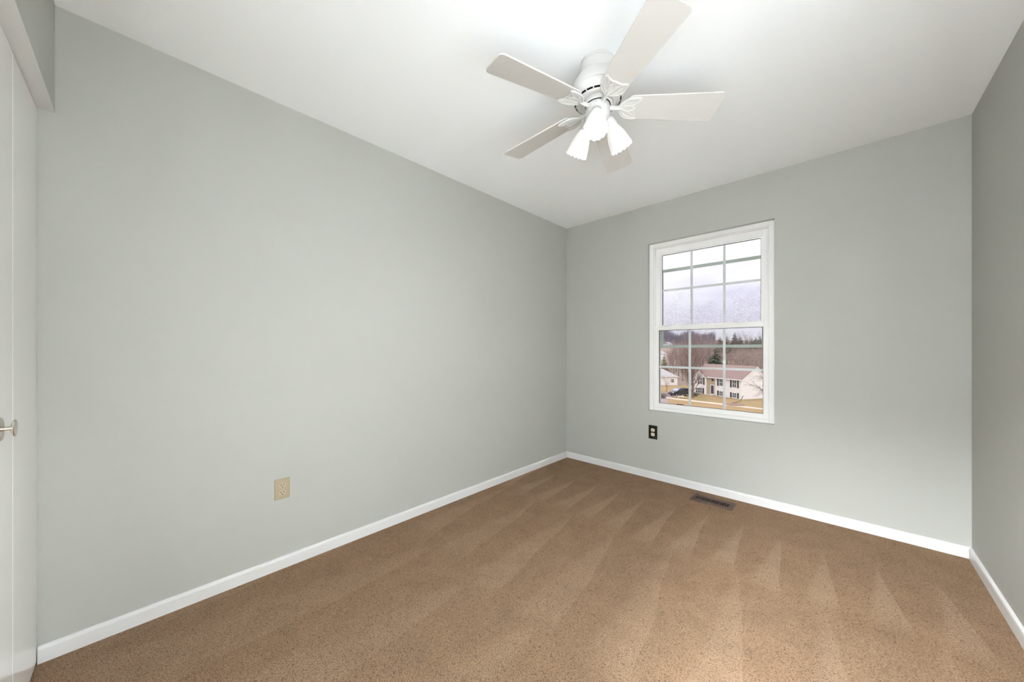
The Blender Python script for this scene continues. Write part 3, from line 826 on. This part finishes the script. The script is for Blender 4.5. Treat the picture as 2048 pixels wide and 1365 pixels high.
# ---- plants
def grow(bm_t, bm_w, rnd, p, d, length, r, level, spec):
    """one branch and its children; spec = dict(levels, nseg, kids, ratio, angle, up, wob)"""
    n = spec['nseg'][level]
    pts = [p.copy()]; rad = [r]
    q = p.copy(); dd = d.normalized()
    for i in range(n):
        j = Vector((rnd.uniform(-1, 1), rnd.uniform(-1, 1), rnd.uniform(-1, 1))) * spec['wob'][level]
        dd = (dd + j + Vector((0, 0, spec['up'][level]))).normalized()
        q = q + dd * (length / n)
        pts.append(q.copy()); rad.append(max(0.006, r * (1 - 0.78 * (i + 1) / n)))
    tube(bm_t if level < 2 else bm_w, pts, rad, 7 if level == 0 else (4 if level == 1 else 3), cap=False)
    if level + 1 >= spec['levels']: return
    k = spec['kids'][level]
    for c in range(k):
        t = spec['from'][level] + (1 - spec['from'][level]) * (c + rnd.random()) / k
        f = t * n; i = min(n - 1, int(f)); pos = pts[i].lerp(pts[i + 1], f - i)
        ax = (pts[i + 1] - pts[i]).normalized()
        az = rnd.uniform(0, 2 * PI)
        o = ax.orthogonal().normalized(); o = Matrix.Rotation(az, 3, ax) @ o
        an = math.radians(spec['angle'][level] * rnd.uniform(0.7, 1.3))
        nd = ax * math.cos(an) + o * math.sin(an)
        ln = length * spec['ratio'][level] * (1.0 - 0.45 * (t if level else abs(t - 0.45))) * rnd.uniform(0.75, 1.2)
        grow(bm_t, bm_w, rnd, pos, nd, ln, max(0.010, rad[i] * 0.55), level + 1, spec)

def bare_tree_mesh(seed, height, r, kids=(16, 8, 6), ratio=(0.55, 0.5, 0.5), angle=(48, 40, 40), up=(0.0, 0.10, 0.05, 0.0), frm=(0.2, 0.15, 0.1)):
    rnd = random.Random(seed)
    spec = dict(levels=4, nseg=(7, 5, 3, 2), kids=kids, ratio=ratio, angle=angle, up=up, wob=(0.05, 0.14, 0.2, 0.25), **{'from': frm})
    bt, bw = B(), B()
    grow(bt, bw, rnd, Vector((0, 0, -0.3)), Vector((0, 0, 1)), height, r, 0, spec)
    top = max(v.co.z for q in (bt, bw) for v in q.verts)
    for q in (bt, bw):
        for v in q.verts: v.co *= height / top
    return bt, bw

def bare_tree(label, lat, d, seed, height, r, mt=None, group=None, cat='tree', name='bare_tree', rot=0.0, z=None, **k):
    bt, bw = bare_tree_mesh(seed, height, r, **k)
    t = tag(empty(name, site(lat, d, ground_z(d) if z is None else z), (0, 0, rot)), label, cat, group)
    obj('trunk', bt, M_BARK, t); obj('twigs', bw, mt or M_TWIG, t)
    return t
def copy_thing(src, loc, rot, scale, label, group=None):
    c = src.copy(); COL.objects.link(c)
    c.location = loc; c.rotation_euler = (0, 0, rot); c.scale = (scale,) * 3
    c['label'] = label
    if group: c['group'] = group
    for ch in list(src.children):
        q = ch.copy(); COL.objects.link(q); q.parent = c
    return c

bare_tree('large bare tree on the lawn left of the white split level house', 0.516 * 77.5, 77.5, 11, 14.6, 0.36, kids=(26, 9, 7), ratio=(0.50, 0.55, 0.5), angle=(46, 34, 36), up=(0.0, 0.17, 0.10, 0.03), frm=(0.13, 0.15, 0.1))
bare_tree('bare tree at the right window edge with drooping branches before the gable', 46.4, 62.5, 5, 8.4, 0.26, kids=(20, 8, 6), ratio=(0.62, 0.5, 0.5), angle=(62, 42, 42), up=(0.0, -0.04, -0.10, -0.10), frm=(0.3, 0.15, 0.1))
bare_tree('small pale bare tree before the grey roofed white house', 0.441 * 88, 88.0, 21, 4.6, 0.09, mt=M_TWIGL, kids=(12, 7, 5), angle=(50, 40, 40))
# thickets: a few mesh variants, every tree its own object
V = [bare_tree('bare twiggy tree in the thicket left of the dark pine', 0.53 * 112, 112.0, 31, 14.5, 0.20, kids=(17, 7, 6), angle=(40, 36, 38), group='bare trees behind the houses'),
     bare_tree('bare twiggy tree in the thicket left of the dark pine', 0.487 * 118, 118.0, 32, 13.6, 0.20, mt=M_TWIGL, kids=(17, 7, 6), angle=(34, 34, 36), up=(0, 0.16, 0.1, 0), group='bare trees behind the houses'),
     bare_tree('wide bare tree in the brown thicket above the split level roof', 0.655 * 104, 104.0, 33, 11.4, 0.20, mt=M_TWIGM, kids=(20, 8, 6), ratio=(0.75, 0.5, 0.5), angle=(58, 44, 42), up=(0, 0.05, 0, 0), group='bare trees above the roof')]
rnd = random.Random(99)
left_spots = [(0.446, 126, .72), (0.461, 118, .78), (0.475, 130, .92), (0.500, 128, 1.0), (0.512, 140, 1.22), (0.521, 124, 1.14), (0.533, 142, 1.2), (0.543, 134, 1.14), (0.556, 122, 1.04), (0.567, 138, 1.1), (0.580, 130, 1.0), (0.573, 144, 1.1), (0.452, 138, .9), (0.468, 142, 1.0), (0.484, 138, 1.1), (0.493, 146, 1.18), (0.505, 136, 1.16), (0.518, 148, 1.25), (0.527, 138, 1.22), (0.538, 128, 1.16), (0.548, 146, 1.22), (0.561, 146, 1.18), (0.590, 142, 1.1), (0.456, 150, 1.0), (0.509, 154, 1.28), (0.531, 156, 1.28), (0.552, 156, 1.25)]
for i, (tb, d, s) in enumerate(left_spots):
    copy_thing(V[i % 2], site(tb * d, d, ground_z(d)), rnd.uniform(0, 6.28), s, 'bare twiggy tree in the thicket left of the dark pine', 'bare trees behind the houses')
right_spots = [(0.606, 108, 1.0), (0.622, 114, 1.06), (0.638, 107, 1.02), (0.672, 113, 1.08), (0.686, 106, 1.04), (0.700, 114, 1.1), (0.714, 105, 1.05), (0.730, 111, 1.1), (0.613, 120, 1.12), (0.661, 121, 1.14), (0.694, 121, 1.14), (0.721, 120, 1.12)]
for i, (tb, d, s) in enumerate(right_spots):
    copy_thing(V[2], site(tb * d, d, ground_z(d)), rnd.uniform(0, 6.28), s, 'wide bare tree in the brown thicket above the split level roof', 'bare trees above the roof')
for tb, d, s in ((0.604, 162, 1.1), (0.627, 166, 1.12), (0.643, 160, 1.12), (0.660, 156, 1.16), (0.676, 162, 1.2), (0.690, 158, 1.12), (0.713, 164, 1.15), (0.730, 158, 1.2)):
    copy_thing(V[0], site(tb * d, d, ground_z(d)), rnd.uniform(0, 6.28), s, 'thin bare treetop showing between the conifers on the skyline', 'bare treetops between conifers')

def conifer_mesh(seed, height, rad, tiers=24, ragged=0.35, base=0.35):
    rnd = random.Random(seed)
    bt, bf = B(), B()
    tube(bt, [(0, 0, -0.3), (0, 0, height * 0.5), (0, 0, height * 0.97)], [height * 0.018, height * 0.011, 0.02], 7, cap=False)
    for k in range(tiers):
        t = k / (tiers - 1)
        z = height * (base + (0.97 - base) * t)
        R = rad * (1 - t) ** 0.7 + 0.12
        n = max(6, int(15 * (1 - t) + 6))
        for j in range(n):
            a = 2 * PI * (j + rnd.random()) / n
            ln = R * rnd.uniform(1 - ragged, 1 + ragged * 0.5)
            e = Vector((math.cos(a), math.sin(a), 0)); s = Vector((-e.y, e.x, 0))
            w = ln * rnd.uniform(0.20, 0.34)
            zz = z + rnd.uniform(-0.02, 0.02) * height
            droop = -ln * rnd.uniform(0.05, 0.4)
            p0 = Vector((0, 0, zz)); p1 = e * ln * 0.55 + s * w + Vector((0, 0, zz + droop * 0.4)); p2 = e * ln + Vector((0, 0, zz + droop)); p3 = e * ln * 0.55 - s * w + Vector((0, 0, zz + droop * 0.4))
            pu = e * ln * 0.5 + Vector((0, 0, zz + droop * 0.3 + w * 0.55))
            v = [bf.verts.new(q) for q in (p0, p1, p2, p3, pu)]
            for f in ((0, 1, 4), (1, 2, 4), (2, 3, 4), (3, 0, 4), (0, 3, 2, 1)): bf.faces.new([v[i] for i in f])
    return bt, bf
def conifer(label, tb, d, seed, height, rad, m, **k):
    bt, bf = conifer_mesh(seed, height, rad, **k)
    t = tag(empty('conifer', site(tb * d, d, ground_z(d))), label, 'conifer tree', 'conifers beyond the houses')
    obj('trunk', bt, M_BARK, t); obj('foliage', bf, m, t)
    return t
conifer('dark green pine standing just behind the left part of the brown roof', 0.5815, 100, 41, 12.2, 2.6, M_PINE, ragged=0.55, tiers=18, base=0.30)
conifer('lower dark green pine leaning against the larger pine behind the roof', 0.5665, 103, 42, 9.6, 2.4, M_PINE, ragged=0.6, tiers=14, base=0.30)
conifer('brown green conifer rising behind the dark pine', 0.5935, 146, 43, 14.6, 3.0, M_SPRUCE, ragged=0.5)
conifer('tallest pointed conifer above the middle of the brown roof', 0.6355, 146, 44, 16.6, 3.4, M_SPRUCE)
conifer('conifer just right of the tallest pointed one', 0.6505, 148, 45, 14.8, 3.2, M_SPRUCE, ragged=0.5)
conifer('ragged conifer left of the tallest pointed one', 0.6120, 150, 46, 14.4, 3.2, M_SPRUCE, ragged=0.6)
conifer('lower brown conifer in the dip of the right hand treeline', 0.6690, 146, 47, 13.4, 3.4, M_SPRUCE, ragged=0.45)
conifer('conifer right of the dip in the treeline', 0.6830, 148, 48, 14.0, 3.3, M_SPRUCE, ragged=0.45)
conifer('conifer third from the right window stile on the skyline', 0.6945, 146, 49, 14.6, 3.2, M_SPRUCE, ragged=0.5)
conifer('conifer second from the right window stile on the skyline', 0.7070, 148, 50, 14.9, 3.4, M_SPRUCE, ragged=0.5)
conifer('dark conifer touching the right window stile on the skyline', 0.7185, 144, 51, 16.2, 3.4, M_SPRUCE, ragged=0.5)
# olive cedar at the left
bt, bf = conifer_mesh(61, 7.6, 1.9, tiers=16, ragged=0.5, base=0.04)
t = tag(empty('cedar', site(0.4335 * 140, 140, ground_z(140))), 'olive green cedar beside the small white house at the left', 'cedar tree')
obj('trunk', bt, M_BARK, t); obj('foliage', bf, M_OLIVE, t)

# far wooded hillside: too many trees to count
def woodland():
    rnd = random.Random(5)
    b = B()
    for k in range(760):
        d = rnd.uniform(275, 520); tb = 0.38 + 0.20 * rnd.random() ** 1.7
        p = site(tb * d, d, ground_z(d)); h = rnd.uniform(4.5, 8.0) + 2.5 * (1 + math.sin(tb * 90)) * (1 - max(0.0, tb - 0.44) * 5)
        tube(b, [p, p + Vector((rnd.uniform(-.4, .4), rnd.uniform(-.4, .4), h))], [0.22, 0.03], 3, cap=False)
        for j in range(14):
            zf = rnd.uniform(0.25, 0.95); a = rnd.uniform(0, 6.28); ln = h * rnd.uniform(0.15, 0.35)
            q = p + Vector((0, 0, h * zf))
            tube(b, [q, q + Vector((math.cos(a) * ln * 0.6, math.sin(a) * ln * 0.6, ln))], [0.09, 0.02], 3, cap=False)
    return tag(obj('woodland', b, M_TWIGB), 'blue grey bare woodland covering the far hillside', 'woodland', kind='stuff')
woodland()

# shrubs, garden bed, stones
def shrub(label, lat, d, seed, h, m, group=None):
    rnd = random.Random(seed); b = B()
    for k in range(46):
        a = rnd.uniform(0, 6.28); l = h * rnd.uniform(0.6, 1.1); lean = rnd.uniform(0.2, 1.3)
        p0 = Vector((rnd.uniform(-.3, .3), rnd.uniform(-.3, .3), -0.1))
        p1 = p0 + Vector((math.cos(a) * lean * 0.5, math.sin(a) * lean * 0.5, l * 0.6)); p2 = p0 + Vector((math.cos(a) * lean * 1.2, math.sin(a) * lean * 1.2, l))
        tube(b, [p0, p1, p2], [0.03, 0.022, 0.008], 3, cap=False)
        for j in range(3):
            q = p1.lerp(p2, rnd.random()); a2 = rnd.uniform(0, 6.28)
            tube(b, [q, q + Vector((math.cos(a2) * 0.35, math.sin(a2) * 0.35, 0.3))], [0.015, 0.006], 3, cap=False)
    return tag(obj('shrub', b, m, loc=site(lat, d, GZ)), label, 'shrub', group)
shrub('dark bare shrub at the driveway edge before the car', 33.3, 77.0, 1, 1.3, M_BARK)
shrub('dark bare shrub left of the car at the window edge', 32.6, 80.5, 2, 1.7, M_BARK)
shrub('low dark shrub by the right end of the car', 41.9, 83.5, 3, 1.4, M_BARK)
shrub('dark round shrub under the lower left house window', 41.9, 80.4, 4, 1.0, M_PINE)
for i, (la, d, s) in enumerate(((37.35, 78.2, .42), (37.9, 78.0, .5), (36.9, 77.6, .36), (38.2, 77.2, .33), (37.5, 77.2, .38), (36.3, 78.1, .3))):
    b = B(); bmesh.ops.create_icosphere(b, subdivisions=2, radius=s)
    rr = random.Random(70 + i)
    for v in b.verts: v.co *= rr.uniform(0.8, 1.15); v.co.z *= 0.65
    tag(obj('garden_stone', b, M_ROCK, loc=site(la, d, GZ + s * 0.35)), 'pale garden stone in the border left of the large bare tree', 'stone', 'pale stones by the large tree')
def bed(label, lat, d, rx, ry):
    b = B()
    lathe(b, [(1.0, -0.1), (1.0, 0.05), (0.85, 0.14), (0.4, 0.20), (0.05, 0.22)], 40, close_top=True, close_bot=True, mod=lambda r, z, a, i: (r * (1 + 0.06 * math.sin(5 * a + i)), z))
    o = obj('mulch_bed', b, M_MULCH, loc=site(lat, d, GZ)); o.rotation_euler = (0, 0, YAW); o.scale = (rx, ry, 1)
    return tag(o, label, 'garden bed')
bed('round mulch bed on the lawn before the right end of the house', 0.635 * 67.6, 67.6, 1.75, 1.7)
bed('red brown mulch patch between driveway and pale stones', 0.475 * 79.0, 79.0, 1.5, 1.3)
b = B()
tube(b, [site(0.628 * 69.2, 69.2, GZ + 0.15), site(0.640 * 69.8, 69.8, GZ + 0.25), site(0.650 * 70.4, 70.4, GZ + 0.35), site(0.6545 * 70.6, 70.6, GZ + 0.75), site(0.6585 * 70.8, 70.8, GZ + 1.35)], [0.07, 0.08, 0.085, 0.08, 0.07], 8)
tag(obj('bent_pole', b, M_BARK), 'dark bent pole rising from the round mulch bed', 'pole')
